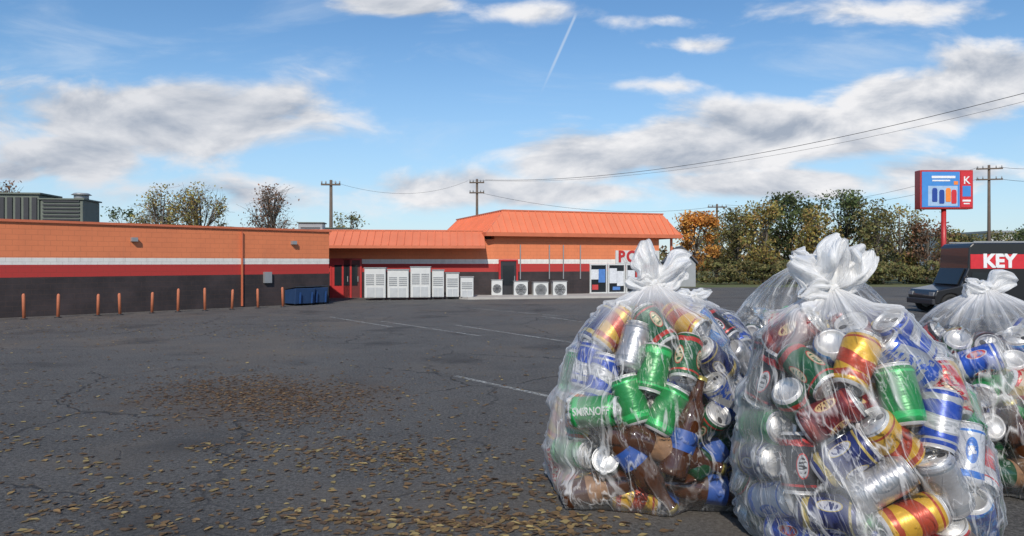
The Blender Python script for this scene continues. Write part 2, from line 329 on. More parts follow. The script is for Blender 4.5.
panelM=mat('pale_grey_panel',(.45,.47,.48),.5,0,3,.2)
def cooler(px,base,wpx,hpx,name,label,cat,grp,style):
    x,d=G(px,base); k=d/F; wd=wpx*k; hh_=hpx*k
    o=root(name,(x,d,0),ba,label,cat,grp); dp=.9
    if style==0:
        boxes('cabinet',[(0,dp/2,hh_/2+.06,wd,dp,hh_-.12)],whiteP,o,bevel=.03)
        n=max(3,int(hh_*.36/.10)); nb=2 if wd>1.0 else 1
        gr=[]
        for q in range(nb):
            cxx=(q-(nb-1)/2)*wd*.47; gr+=[(cxx,-.01,hh_*.50+.10*i,wd*(.38 if nb==2 else .8),.03,.045) for i in range(n)]
        boxes('grille',gr,greyM,o)
        boxes('lid',[(0,dp/2,hh_+.02,wd+.06,dp+.06,.05)],greyM,o)
        boxes('foot',[(-wd*.4,dp*.2,.03,.1,.1,.06)],darkM,o); boxes('foot',[(wd*.4,dp*.2,.03,.1,.1,.06)],darkM,o)
        boxes('access_panel',[(-wd*.2,-.008,hh_*.25,wd*.35,.02,hh_*.3),(wd*.2,-.008,hh_*.25,wd*.35,.02,hh_*.3)],panelM,o)
    else:
        boxes('cabinet',[(0,dp/2,hh_/2,wd,dp,hh_)],whiteP,o,bevel=.03)
        vv=[];ff=[]
        r=min(wd,hh_)*.38
        for rr in (r,r*.7,r*.4):
            pts=[(rr*math.cos(a),-.02,hh_*.5+rr*math.sin(a)) for a in np.linspace(0,2*math.pi,25)]
            tubev(vv,ff,pts,[.012]*25,5,False)
        for a in np.linspace(0,math.pi,5)[:-1]:
            tubev(vv,ff,[(-r*math.cos(a),-.03,hh_*.5-r*math.sin(a)),(r*math.cos(a),-.03,hh_*.5+r*math.sin(a))],[.01]*2,5)
        mesh('fan_guard',vv,ff,darkM,o)
        v2,f2=lathe([(0,0),(r,.0)],24); mesh('fan_opening',v2,f2,greyM,o,(0,-.006,hh_*.5),(math.pi/2,0,0))
        boxes('lid',[(0,dp/2,hh_+.02,wd+.05,dp+.05,.04)],greyM,o)
for px,bs_,w_,h_ in ((375,300.3,21,32),(398,300.1,21,30),(420.5,299.8,20,32.5),(438,299.5,12,29)): cooler(px,bs_,w_,h_,'condenser_cabinet','tall white louvred cooling cabinet against orange store wall','cooling unit','white cooling cabinets by the store wall',0)
for px,w_,h_ in ((452.5,13,26),(467,13,22)): cooler(px,299.3,w_,h_,'condenser_cabinet','lower white louvred cooling cabinet beside taller ones','cooling unit','white cooling cabinets by the store wall',0)
for px,wq,hq in ((497,11,17),(521,14,15.5),(541,15,14.5),(560,14,15.5)): cooler(px,297.2,wq,hq,'fan_condenser','small white fan condenser box on ground before black wall','cooling unit','small fan condensers by the store',1)
navyS=mat('navy_steel',(.015,.045,.12),.6,0,3,.3)
def dumpster(px,base,wd):
    x,d=G(px,base); o=root('dumpster',(x,d,0),wa,'blue steel dumpster with black lids beside store wall','dumpster','dumpsters by the wall')
    extrude('bin',[(-.5,.08),(.5,.08),(.60,.68),(-.60,.80)],wd,navyS,o,rot=(0,0,math.pi/2),bevel=.02)
    boxes('lid',[(-wd/4,0,.80,wd/2-.03,1.3,.05)],darkM,o,rot=(-.12,0,0)); boxes('lid',[(wd/4,0,.80,wd/2-.03,1.3,.05)],darkM,o,rot=(-.12,0,0))
    boxes('rib',[(-wd/2*.6,-.60,.42,.06,.05,.5),(wd/2*.6,-.60,.42,.06,.05,.5)],blueP,o,rot=(.1,0,0))
    for s_ in(-1,1):
        tubes('wheel',[([(s_*wd*.4-.03,-.35,.07),(s_*wd*.4+.03,-.35,.07)],.07)],darkM,o,seg=12)
dumpster(299,305,1.0); dumpster(314,304,.8)
# ---------------- road sign ----------------
x,d=G(945,285.5)
sg=root('pylon_sign',(x,d,0),.0,'tall red pole sign with blue and red illuminated cabinet','sign')
tubes('pole',[([(0,.2,0),(0,.2,6.5)],.2)],redP,sg,seg=16)
boxes('cabinet',[(0,.2,8.15,4.5,.9,3.3)],redP,sg,bevel=.05)
skyB=mat('sign_blue',(.06,.25,.62),.35,0,1.5,.2); deepB=mat('sign_dark_blue',(.02,.06,.3),.35); orS=mat('sign_orange',(.85,.25,.04),.35); whS=mat('sign_white',(.8,.8,.8),.35); redS=mat('sign_red',(.6,.03,.04),.35); ylS=mat('sign_yellow',(.85,.6,.05),.35)
pn=boxes('sign_panel',[(-.52,-.27,8.15,3.2,.04,3.0)],skyB,sg)
boxes('picture_backing',[(-.35,-.29,7.6,2.5,.015,1.7)],mat('sign_pale_blue',(.35,.5,.7),.4,0,2,.3),pn)
v2,f2=lathe([(0,0),(.19,0),(.22,.1),(.22,1.0),(.16,1.15),(0,1.18)],14)
for cxp,czp,mm_ in ((.1,7.1,orS),(.58,6.95,redS),(-.45,6.95,deepB),(-1.05,7.1,deepB)): mesh('can_picture',[(a,b_*.05,c_) for a,b_,c_ in v2],f2,mm_,pn,(cxp,-.32,czp))
boxes('headline_stripe',[(-.3,-.30,9.2,2.0,.02,.2),(-.5,-.30,8.9,1.5,.02,.12)],whS,pn); boxes('price_flag',[(.75,-.30,8.7,.35,.02,.3)],orS,pn)
pn2=boxes('sign_panel',[(1.66,-.27,8.15,.95,.04,3.0)],redS,sg); text('lettering','K',.9,whS,pn2,(1.66,-.31,8.9),bold=.01); boxes('price_flag',[(1.66,-.30,8.0,.7,.02,.9)],skyB,pn2); boxes('price_stripe',[(1.66,-.30,7.2,.7,.02,.16),(1.66,-.30,6.95,.5,.02,.1)],whS,pn2)
# ---------------- poles & wires ----------------
wood=mat('weathered_wood_pole',(.13,.10,.08),.9,0,4,.3)
def pole(px,d,ytop,arms=1,tr=False):
    x,_,z=P(px,ytop,d); o=root('utility_pole',(x,d,0),random.uniform(-.3,.3),'weathered wooden utility pole with crossarm and insulators','utility pole','utility poles')
    tubes('pole',[([(0,0,0),(0,0,z)],[.19,.12])],wood,o,seg=10)
    aw=1.6 if tr=='n' else 2.4
    for i in range(arms):
        zz=z-.4-i*1.1; boxes('crossarm',[(0,-.16,zz,aw,.12,.14)],wood,o)
        for s_ in(-.46,-.25,.25,.46): tubes('insulator',[([(s_*aw,-.16,zz+.07),(s_*aw,-.16,zz+.3)],[.06,.05])],greyM,o,seg=8)
    return Vector((x,d,z))
p1=pole(331,62,180,1,'n'); p2=pole(477,80,179,2,'n'); p3=pole(717,92,204,1); p4=pole(989,76,165,2); p5=pole(603,110,214,1)
wireM=mat('black_cable',(.02,.02,.02),.6)
def wire(a,b_,sag,r=.022):
    a=Vector(a);b_=Vector(b_); pts=[]
    for i in range(25):
        k=i/24; q=a.lerp(b_,k); q.z-=4*sag*k*(1-k); pts.append(tuple(q))
    o=tubes('power_line',[(pts,r)],wireM,seg=4); tag(o,'thin black overhead cable strung between utility poles','cable','overhead cables')
EB=Vector(P(1110,70,40))
wire(p2+Vector((.9,0,-.1)),EB,1.7,.018); wire(p2+Vector((-.9,0,-.1)),EB+Vector((.5,1,-.35)),1.85,.01)
wire(p2+Vector((0,0,-1.4)),p3+Vector((0,0,-.3)),1.3,.015); wire(p3+Vector((1,0,-.1)),p4+Vector((-1,0,-.2)),1.5,.015); wire(p3+Vector((-1,0,-.1)),p4+Vector((-1,0,-1.4)),1.6,.015)
wire(p4+Vector((1,0,-.2)),Vector(P(1120,150,70)),.8,.018); wire(p1+Vector((0,0,-.1)),p2+Vector((-1,0,-.2)),1.2,.01); wire(p4+Vector((1,0,-1.4)),Vector(P(1120,165,70)),.8,.018)
# ---------------- trees ----------------
m,t,b,tc=newmat('foliage'); at=t.new('ShaderNodeAttribute',attribute_name='tint'); t.l.new(at.outputs[0],b.inputs[0]); b.inputs['Roughness'].default_value=.85
trn=t.new('ShaderNodeBsdfTranslucent'); t.l.new(at.outputs[0],trn.inputs[0]); mx=t.new('ShaderNodeMixShader'); mx.inputs[0].default_value=.35; t.l.new(b.outputs[0],mx.inputs[1]); t.l.new(trn.outputs[0],mx.inputs[2]); t.l.new(mx.outputs[0],t.n['Material Output'].inputs[0])
leafM=m; barkM=mat('bark',(.14,.12,.10),.95,0,8,.3)
def leafcloud(name,pts,size,cols,parent=None,matl=leafM,flat=0.,r=rng,upb=0.):
    n=len(pts); a=r.normal(size=(n,3)); 
    a/=np.linalg.norm(a,axis=1,keepdims=True); b_=r.normal(size=(n,3)); 
    b_-=a*(a*b_).sum(1,keepdims=True); b_/=np.linalg.norm(b_,axis=1,keepdims=True)
    s=(size*r.uniform(.6,1.4,n))[:,None]
    V=np.stack([pts-a*s,pts-b_*s*.55,pts+a*s,pts+b_*s*.55],1).reshape(-1,3)
    me=bpy.data.meshes.new(name); me.vertices.add(4*n); me.vertices.foreach_set('co',V.ravel().astype(np.float32)); me.loops.add(4*n); me.polygons.add(n)
    me.polygons.foreach_set('loop_start',np.arange(n)*4); me.polygons.foreach_set('loop_total',np.full(n,4)); me.loops.foreach_set('vertex_index',np.arange(4*n)); me.update(calc_edges=True)
    ca_=me.color_attributes.new('tint','FLOAT_COLOR','CORNER'); cc=np.repeat(np.c_[cols,np.ones(n)],4,0); ca_.data.foreach_set('color',cc.ravel().astype(np.float32))
    me.materials.append(matl); o=bpy.data.objects.new(name,me); setup(o,parent); return o
def colmix(pal,n,r,lo=.7,hi=1.25): 
    pal=np.array(pal); return pal[r.integers(0,len(pal),n)]*r.uniform(lo,hi,(n,1))
def tree(px,d,ytop,wpx,pal,nl=2600,low=.15,leaf=.2,label='',cat='tree',sparse=1.,twigs=10,nclump=18,grp=None,name='tree',zb=0,tight=1.):
    r=np.random.default_rng(int(px*13+d)); x=(px-512)/F*d; h=H+(HY-ytop)/F*d; W=wpx/F*d/2
    o=root(name,(x,d,zb),0,label,cat,grp)
    cl=[]
    for i in range(nclump):
        th=r.uniform(0,2*math.pi); zz=r.uniform(low,.95); prof=math.sqrt(max(.05,1-((zz-.5)/.58)**2)) 
        rr=W*prof*math.sqrt(r.uniform(.15,1)); cl.append((rr*math.cos(th),rr*math.sin(th)*.8,h*zz))
    cl.append((0,0,h*.93)); cl=np.array(cl)
    lst=[([(0,0,0),(r.normal()*.1,0,h*.3),(r.normal()*.25,0,h*.6),(r.normal()*.3,0,h*.9)],[.026*h,.02*h,.012*h,.004*h])]
    for c in cl:
        z0=min(c[2]*.55,h*.5)+.1; mid=(c[0]*.45+r.normal()*.15,c[1]*.45,z0*.5+c[2]*.5)
        lst.append(([(0,0,z0),mid,tuple(c)],[.010*h,.006*h,.0022*h]))
        for k in range(twigs):
            q=c+r.normal(size=3)*np.array([W*.28,W*.28,h*.08]); q[2]=min(q[2],h*1.02); lst.append(([tuple(mid if k%2 else c),tuple((q+c)/2+r.normal(size=3)*.1),tuple(q)],[.0022*h,.0015*h,.0008*h]))
    tubes('trunk',lst,barkM,o,seg=5)
    n=int(nl*sparse); idx=r.integers(0,len(cl),n); sg_=np.array([W*.22,W*.22,h*.065])*tight*r.uniform(.5,1.2,(len(cl),1))[idx]
    pts=cl[idx]+r.normal(size=(n,3))*sg_; pts[:,2]=np.clip(pts[:,2],.1,h*1.03)
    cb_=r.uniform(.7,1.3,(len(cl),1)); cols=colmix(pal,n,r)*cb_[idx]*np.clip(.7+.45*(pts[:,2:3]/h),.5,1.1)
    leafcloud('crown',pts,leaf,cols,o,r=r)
dg=[(.08,.115,.045),(.10,.14,.05),(.14,.165,.055),(.07,.09,.04)]
ol=[(.19,.19,.07),(.23,.20,.075),(.14,.16,.06),(.20,.16,.07)]
yl=[(.34,.30,.09),(.26,.26,.08),(.38,.28,.08),(.30,.19,.07)]
orr=[(.66,.30,.06),(.58,.23,.05),(.72,.40,.09),(.42,.20,.06)]
br_=[(.22,.12,.07),(.27,.135,.08),(.16,.10,.06)]
G_='trees along the far edge of the lot'
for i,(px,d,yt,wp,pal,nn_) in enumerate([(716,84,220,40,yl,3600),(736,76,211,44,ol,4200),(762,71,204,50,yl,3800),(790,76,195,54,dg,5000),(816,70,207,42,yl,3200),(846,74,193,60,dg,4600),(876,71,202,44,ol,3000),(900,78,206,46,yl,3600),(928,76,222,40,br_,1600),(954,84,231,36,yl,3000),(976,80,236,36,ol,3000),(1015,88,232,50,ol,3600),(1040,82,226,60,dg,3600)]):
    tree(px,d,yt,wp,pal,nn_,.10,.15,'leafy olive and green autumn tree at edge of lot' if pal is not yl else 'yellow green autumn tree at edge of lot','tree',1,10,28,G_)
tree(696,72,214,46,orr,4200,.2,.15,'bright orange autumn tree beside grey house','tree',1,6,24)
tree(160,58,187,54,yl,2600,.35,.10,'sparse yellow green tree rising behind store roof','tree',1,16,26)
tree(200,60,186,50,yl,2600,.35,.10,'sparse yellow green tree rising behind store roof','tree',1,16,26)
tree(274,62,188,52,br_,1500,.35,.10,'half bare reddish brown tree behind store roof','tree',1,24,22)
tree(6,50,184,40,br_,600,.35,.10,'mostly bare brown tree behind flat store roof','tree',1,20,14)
tree(352,80,214,40,ol,900,.3,.14,'small olive tree behind store roof','tree',1,14,12); tree(130,70,210,50,dg,1400,.3,.14,'dark green tree low behind store roof','tree',1,10,14)
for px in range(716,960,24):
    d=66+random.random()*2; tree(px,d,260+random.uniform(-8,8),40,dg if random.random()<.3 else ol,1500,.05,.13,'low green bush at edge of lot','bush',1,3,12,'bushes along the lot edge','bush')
n=9000; pts=np.c_[rng.uniform(-20,200,n),rng.uniform(150,175,n),np.abs(rng.normal(0,1,n))]; pts[:,2]=rng.uniform(0,1,n)*(6+2*np.sin(pts[:,0]*.13)+1.5*np.sin(pts[:,0]*.41))
o=leafcloud('distant_wood',pts,.6,colmix(ol+br_,n,rng)); tag(o,'far off strip of autumn woodland on the horizon','woods',kind='stuff')
# ---------------- house, warehouse ----------------
hs_=root('gable_house',((679-512)/F*62,62,0),-.1,'small grey clapboard house with gabled roof','house'); hs_.scale=(.60,.8,.82)
hg=mat('grey_siding',(.30,.32,.34),.8,0,3,.15); shg=mat('grey_shingles',(.10,.10,.11),.9,0,5,.3)
boxes('wall',[(0,0,1.2,3.6,5,2.4)],hg,hs_); extrude('gable',[(-1.8,2.4),(1.8,2.4),(0,3.75)],5,hg,hs_)
mesh('roof',[(-2.1,-2.8,2.25),(0,-2.8,3.85),(2.1,-2.8,2.25),(-2.1,2.8,2.25),(0,2.8,3.85),(2.1,2.8,2.25),(-2.1,-2.8,2.45),(0,-2.8,4.05),(2.1,-2.8,2.45),(-2.1,2.8,2.45),(0,2.8,4.05),(2.1,2.8,2.45)],[(0,1,4,3),(1,2,5,4),(6,9,10,7),(7,10,11,8),(0,6,7,1),(1,7,8,2),(3,4,10,9),(4,5,11,10),(0,3,9,6),(2,8,11,5)],shg,hs_)
wn_=boxes('window',[(-.6,-2.52,1.4,.7,.04,.9)],glassD,hs_); boxes('frame',[(-.6,-2.53,.92,.85,.06,.07),(-.6,-2.53,1.88,.85,.06,.07),(-.99,-2.53,1.4,.07,.06,.9),(-.21,-2.53,1.4,.07,.06,.9)],whiteP,wn_)
wn_=boxes('window',[(0,-2.52,2.9,.5,.04,.5)],glassD,hs_)
wh=root('white_warehouse',(86,112,0),0,'long low white metal warehouse beyond the trees','warehouse')
boxes('wall',[(0,0,3,40,20,6)],mat('white_cladding',(.6,.6,.58),.6,0,2,.1),wh); boxes('roof',[(0,0,6.15,40.6,20.6,.3)],greyM,wh)
boxes('window',[(-17+i*3.4,-10.03,4.2,2.2,.05,.9) for i in range(10)],glassD,wh)
# ---------------- van ----------------
vb=mat('black_car_paint',(.012,.012,.014),.3,0,3,.2,coat=.4)
van=root('black_van',(18.85,29.6,0),0.0,'black box van with white letters on red side band','van')
prof=[(-2.45,.35),(-2.5,.70),(-2.4,.9),(-1.5,1.08),(-1.2,1.75),(-1.15,2.60),(-1.0,2.74),(2.85,2.76),(2.98,2.6),(3.0,.4),(2.45,.35)]
def arch(cx,r=.46): return [(cx+r*math.cos(a),.35+r*math.sin(a)) for a in np.linspace(0,math.pi,9)]
prof=prof[:-1]+[(2.9,.35)]+arch(1.9)+arch(-1.85,.42)
extrude('body',prof,1.95,vb,van,bevel=.05)
rub=mat('rubber',(.02,.02,.02),.85)
for wx in(-1.85,1.9):
    for wy in(-.86,.86):
        v2,f2=lathe([(.22,-.1),(.34,-.11),(.38,-.07),(.38,.07),(.34,.11),(.22,.1),(.22,-.1)],24); ty=mesh('wheel',v2,f2,rub,van,(wx,wy,.38),(math.pi/2,0,0),True)
        v2,f2=lathe([(0,-.04),(.08,-.05),(.1,-.02),(.2,-.03),(.225,-.09),(.225,.09),(.2,.03),(.1,.02),(.0,.05)],20); mesh('rim',v2,f2,greyM,ty,smooth=True)
extrude('windscreen',[(-1.50,1.12),(-1.22,1.74),(-1.26,1.76),(-1.54,1.14)],1.6,glassD,van)
mesh('side_window',[(-1.15,-.99,1.15),(-.35,-.99,1.15),(-.35,-.99,1.6),(-1.05,-.99,1.6)],[(0,1,2,3)],glassD,van)
boxes('side_stripe',[(.90,-.985,2.02,4.05,.02,.56)],redS,van); text('lettering','KEY',.72,whS,van,(-.02,-1.005,2.02),bold=.03)
boxes('headlight',[(-2.46,-.75,.75,.1,.3,.14)],greyM,van); boxes('headlight',[(-2.46,.75,.75,.1,.3,.14)],greyM,van); boxes('bumper',[(-2.5,0,.45,.14,1.9,.22)],darkM,van,bevel=.03)
boxes('door_handle',[(-.55,-.99,1.05,.2,.04,.05)],greyM,van); boxes('side_mirror',[(-1.35,-1.1,1.35,.1,.22,.25)],vb,van,bevel=.03); boxes('roof_trim',[(.9,-.8,2.79,3.6,.05,.05),(.9,.8,2.79,3.6,.05,.05)],greyM,van)
# ---------------- fallen leaves ----------------
def scatter():
    L=[]
    def add(n,fx,fy):
        px=fx(n); py=fy(n); d=F*H/(py-HY); L.append(np.c_[(px-512)/F*d,d])
    add(1500,lambda n:rng.normal(285,55,n),lambda n:np.clip(rng.normal(400,13,n),350,440))
    add(800,lambda n:rng.normal(225,45,n),lambda n:np.clip(rng.normal(385,8,n),350,440))
    for _ in range(30):
        cx_=rng.normal(270,75); cy_=rng.normal(398,14)
        add(33,lambda n:rng.normal(cx_,16,n),lambda n:rng.normal(cy_,4,n).clip(350,460))
    for _ in range(46):
        cx_=rng.uniform(-10,560); cy_=rng.uniform(430,540); k=int(rng.uniform(6,34)); s_=rng.uniform(12,45)
        add(k,lambda n:rng.normal(cx_,s_,n),lambda n:rng.normal(cy_,s_*.25,n).clip(415,560))
    add(250,lambda n:rng.uniform(-20,560,n),lambda n:rng.uniform(425,545,n))
    add(380,lambda n:rng.normal(490,80,n),lambda n:rng.normal(523,7,n).clip(490,560))
    add(600,lambda n:rng.uniform(0,600,n),lambda n:rng.uniform(335,430,n))
    add(900,lambda n:rng.uniform(0,330,n),lambda n:rng.normal(328,6,n).clip(318,350))
    add(380,lambda n:rng.normal(395,50,n),lambda n:rng.normal(455,11,n))
    n=1400; L.append(np.c_[rng.uniform(-20,20,n),rng.uniform(4,34,n)])
    return np.concatenate(L)
NP=1500+800+990
lp=scatter(); n=len(lp); r=rng
ang=r.uniform(0,2*math.pi,n); sz=r.uniform(.016,.047,n); sz[:NP]*=.8; tl=r.normal(0,.10,(n,2))
base=np.array([(-1,0,0),(-.45,.5,.12),(.2,.6,.16),(1.05,0,.06),(.3,-.58,.2),(-.4,-.52,.1),(0,0,-.02)])
V=np.repeat(base[None],n,0)*sz[:,None,None]; V[:,:,2]*=r.uniform(.1,1.2,n)[:,None]; V[:,:,1]*=r.uniform(.7,1.3,n)[:,None]
V[:,:,2]+=V[:,:,0]*tl[:,:1]*.6+V[:,:,1]*tl[:,1:]; V[:,:,2]-=V[:,:,2].min(1,keepdims=True)-.004
V[:,:6,:2]*=r.uniform(.75,1.2,(n,6,1))
c_,s_=np.cos(ang)[:,None],np.sin(ang)[:,None]; X=V[:,:,0]*c_-V[:,:,1]*s_+lp[:,:1]; Y=V[:,:,0]*s_+V[:,:,1]*c_+lp[:,1:]
V=np.stack([X,Y,V[:,:,2]],2).reshape(-1,3)
tri=np.array([(0,1,6),(1,2,6),(2,3,6),(3,4,6),(4,5,6),(5,0,6)]); Fc=(tri[None]+7*np.arange(n)[:,None,None]).reshape(-1,3)
me=bpy.data.meshes.new('fallen_leaves'); me.from_pydata(V.tolist(),[],Fc.tolist())
pal=np.array([(.36,.24,.10),(.26,.16,.08),(.20,.125,.07),(.46,.35,.15),(.16,.10,.06),(.30,.19,.09)]); cc=pal[r.integers(0,6,n)]*r.uniform(.6,1.15,(n,1))
pal2=np.array([(.22,.13,.07),(.18,.105,.06),(.30,.19,.09),(.14,.085,.05)]); cc[:NP]=pal2[r.integers(0,4,NP)]*r.uniform(.7,1.2,(NP,1))
ca_=me.color_attributes.new('tint','FLOAT_COLOR','CORNER'); ca_.data.foreach_set('color',np.repeat(np.c_[cc,np.ones(n)],18,0).ravel().astype(np.float32)); me.materials.append(leafM)
o=bpy.data.objects.new('fallen_leaves',me); setup(o); tag(o,'scattered dry yellow and brown leaves on asphalt','leaves',kind='stuff')
# ---------------- cans ----------------
CR,CH=.124,.20
alu=mat('bare_aluminium',(.64,.64,.64),.42,.6,8,.15)
def canmat(name,base,logo,band,logoang=0.,lw=.9,lh=.12,met=.2,dark=None,plain=False,style=0):
    m,t,b,tc=newmat(name); s=t.new('ShaderNodeSeparateXYZ'); t.l.new(tc,s.inputs[0])
    rnd=t.new('ShaderNodeObjectInfo').outputs['Random']
    a=t.m('ARCTAN2',s.outputs[1],s.outputs[0]); z=s.outputs[2]
    nz=t.noise(tc,14,3,.5); zw=t.m('MULTIPLY_ADD',nz,.03,z)
    c=t.mix(t.m('LESS_THAN',t.m('ABSOLUTE',t.m('SUBTRACT',zw,-.115)),.022),base,band)
    c=t.mix(t.m('LESS_THAN',t.m('ABSOLUTE',t.m('SUBTRACT',z,.145)),.008),c,band)
    off=t.vm('ADD',t.scalev(tc,1,1,3),t.vm('SCALE',(17.,9.,5.))); sc_=[n for n in t.n if n.type=='VECT_MATH' and n.operation=='SCALE'][-1]; t.l.new(t.m('MULTIPLY',rnd,9.),sc_.inputs['Scale'])
    scr=t.m('GREATER_THAN',t.noise(off,20,1),.52)
    if not plain:
        if style==0:
            aa=t.m('SUBTRACT',t.m('PINGPONG',t.m('ADD',a,7.0+logoang),math.pi/2),math.pi/4)
            e=t.m('ADD',t.m('POWER',t.m('DIVIDE',aa,lw*.36),2.),t.m('POWER',t.m('DIVIDE',t.m('SUBTRACT',z,.02),lh*.7),2.))
            c=t.mix(t.m('LESS_THAN',e,1.),c,band); c=t.mix(t.m('LESS_THAN',e,.78),c,logo)
            c=t.mix(t.m('MULTIPLY',t.m('LESS_THAN',e,.45),scr),c,dark or base)
        elif style==1:
            q=t.m('ADD',z,t.m('MULTIPLY',t.m('SINE',t.m('ADD',a,logoang)),.05))
            c=t.mix(t.m('LESS_THAN',t.m('ABSOLUTE',q),.052),c,band); c=t.mix(t.m('LESS_THAN',t.m('ABSOLUTE',q),.04),c,logo)
            c=t.mix(t.m('MULTIPLY',t.m('LESS_THAN',t.m('ABSOLUTE',q),.03),scr),c,dark or band)
        else:
            q=t.m('SINE',t.m('MULTIPLY_ADD',z,9.,t.m('MULTIPLY',a,2.)))
            c=t.mix(t.m('GREATER_THAN',q,.7),c,logo); c=t.mix(t.m('MULTIPLY',t.m('LESS_THAN',q,-.3),scr),c,band)
    c=t.mix(t.m('GREATER_THAN',t.m('ABSOLUTE',z),CH-.022),c,(.55,.55,.56))
    t.l.new(c,b.inputs[0]); b.inputs['Metallic'].default_value=met; b.inputs['Roughness'].default_value=.36
    t.l.new(t.bump(t.noise(off,4,3,.6),.35,.03),b.inputs['Normal']); return m
W_=(.52,.52,.54);SI=(.33,.34,.36)
designs=[('blue and white',canmat('can_blue',(.008,.05,.34),W_,SI,style=1)),('blue and red',canmat('can_royal',(.010,.075,.44),(.5,.02,.02),W_,1.)),('silver and blue',canmat('can_silver',SI,(.02,.07,.36),(.02,.08,.4),.5,met=.5,style=2)),
('white and red',canmat('can_white',W_,(.5,.02,.02),(.5,.02,.02),.2,met=.1,style=1)),('green',canmat('can_green',(.008,.20,.045),(.02,.3,.08),(.02,.4,.1),.7,plain=True)),('red and gold',canmat('can_red',(.45,.008,.010),(.5,.35,.12),(.5,.4,.3),.3,style=2)),
('dark red',canmat('can_maroon',(.14,.010,.015),(.6,.42,.2),(.3,.05,.04),1.2)),('gold',canmat('can_gold',(.58,.34,.03),(.4,.05,.02),(.35,.05,.02),.9,met=.3,style=1)),('light blue',canmat('can_sky',(.04,.20,.52),W_,(.02,.08,.4),.1,style=2)),
('black and silver',canmat('can_black',(.015,.015,.02),SI,(.4,.02,.02),.6)),('silver',canmat('can_plain',(.40,.40,.42),(.28,.30,.33),(.25,.27,.3),.6,met=.6)),('dark blue',canmat('can_navy',(.006,.016,.12),(.5,.5,.55),(.45,.35,.1),.4)),
('orange',canmat('can_orange',(.55,.15,.02),W_,(.1,.3,.08),.2,style=1)),('white and blue',canmat('can_whiteblue',(.50,.52,.57),(.03,.13,.45),(.03,.15,.5),.8,met=.15)),('dark green',canmat('can_darkgreen',(.006,.085,.03),(.45,.4,.25),(.4,.03,.02),.8))]
def crush(vv,seed,amp):
    rr=random.Random(seed); dn=[(rr.uniform(0,6.28),rr.uniform(-.12,.12),rr.uniform(.4,.8),rr.uniform(.05,.11)) for _ in range(3)]; out=[]
    for x,y,z in vv:
        a=math.atan2(y,x); k=1
        for da,dz,wa_,wz in dn:
            dd=(a-da+math.pi)%(2*math.pi)-math.pi; k-=amp*math.exp(-(dd/wa_)**2-((z-dz)/wz)**2)
        out.append((x*k,y*k,z))
    return out
q_=CR/.125
bp=[(.088*q_,-CH+.004),(.094*q_,-CH),(.1*q_,-CH+.004),(.122*q_,-CH+.03),(CR,-CH+.045)]+[(CR,-CH+.045+i*(2*CH-.095)/8) for i in range(1,9)]+[(.120*q_,CH-.036),(.110*q_,CH-.014),(.106*q_,CH-.008)]
bv,bf=lathe(bp,36)
lv,lf=lathe([(a*q_,b_) for a,b_ in [(.106,CH-.008),(.111,CH-.003),(.112,CH+.002),(.107,CH+.003),(.102,CH-.002),(.098,CH-.018),(.092,CH-.020),(.088,CH-.013),(0,CH-.013)]],36)
dv,df=lathe([(a*q_,b_) for a,b_ in [(0,-CH+.035),(.03,-CH+.033),(.06,-CH+.025),(.08,-CH+.012),(.088,-CH+.004)]],36)
def rawmesh(name,v,f,m,smooth=True):
    me=bpy.data.meshes.new(name); me.from_pydata(v,[],f); me.materials.append(m)
    if smooth: me.polygons.foreach_set('use_smooth',[True]*len(me.polygons))
    return me
bodyM=[]
for i,(nm,mm) in enumerate(designs):
    bodyM.append([rawmesh('can_body',bv,bf,mm),rawmesh('can_body',crush(bv,i,.24),bf,mm)])
lidM=rawmesh('can_lid',lv,lf,alu); domeM=rawmesh('can_dome',dv,df,alu)
tv=[];tf=[]
tubev(tv,tf,[(.028*math.cos(a)-.0,.018*math.sin(a),CH-.006) for a in np.linspace(0,2*math.pi,13)],[.005]*13,6,False); bx(tv,tf,.045,0,CH-.008,.04,.03,.006); bx(tv,tf,.0,.0,CH-.0125,.02,.014,.003)
tabM=rawmesh('can_tab',tv,tf,alu,False)
hol=rawmesh('can_mouth',[(-.03-.028+.028*math.cos(a),.022*math.sin(a),CH-.0115) for a in np.linspace(0,2*math.pi,16,endpoint=False)],[tuple(range(16))],darkM,False)
BS=1.15; BRr=.102*BS; BHh=.36*BS
brownG=mat('brown_glass',(.055,.018,.006),.08,0,6,.3,coat=.5); greenG=mat('dark_green_glass',(.008,.05,.02),.08,0,6,.3,coat=.5); labM=mat('paper_label',(.22,.12,.06),.6,0,20,.6); labB=mat('blue_paper_label',(.02,.07,.28),.5,0,20,.4); capM=mat('bottle_cap',(.5,.4,.1),.3,.6)
def SC(l): return [(a*BS,b_*BS) for a,b_ in l]
bo,bof=lathe(SC([(0,-.36),(.085,-.36),(.1,-.34),(.102,-.3),(.102,.06),(.09,.14),(.055,.20),(.04,.25),(.036,.34),(.042,.345),(.042,.36),(.03,.362)]),28)
botM={'brown':rawmesh('bottle_glass',bo,bof,brownG),'dark green':rawmesh('bottle_glass',bo,bof,greenG)}
lb,lbf=lathe(SC([(.1035,-.18),(.1035,-.04)]),28); labA=rawmesh('bottle_label_a',lb,lbf,labM); labBm=rawmesh('bottle_label_b',lb,lbf,labB)
cp,cpf=lathe(SC([(.046,.335),(.046,.365),(.0,.37)]),20); capMe=rawmesh('bottle_cap_m',cp,cpf,capM)
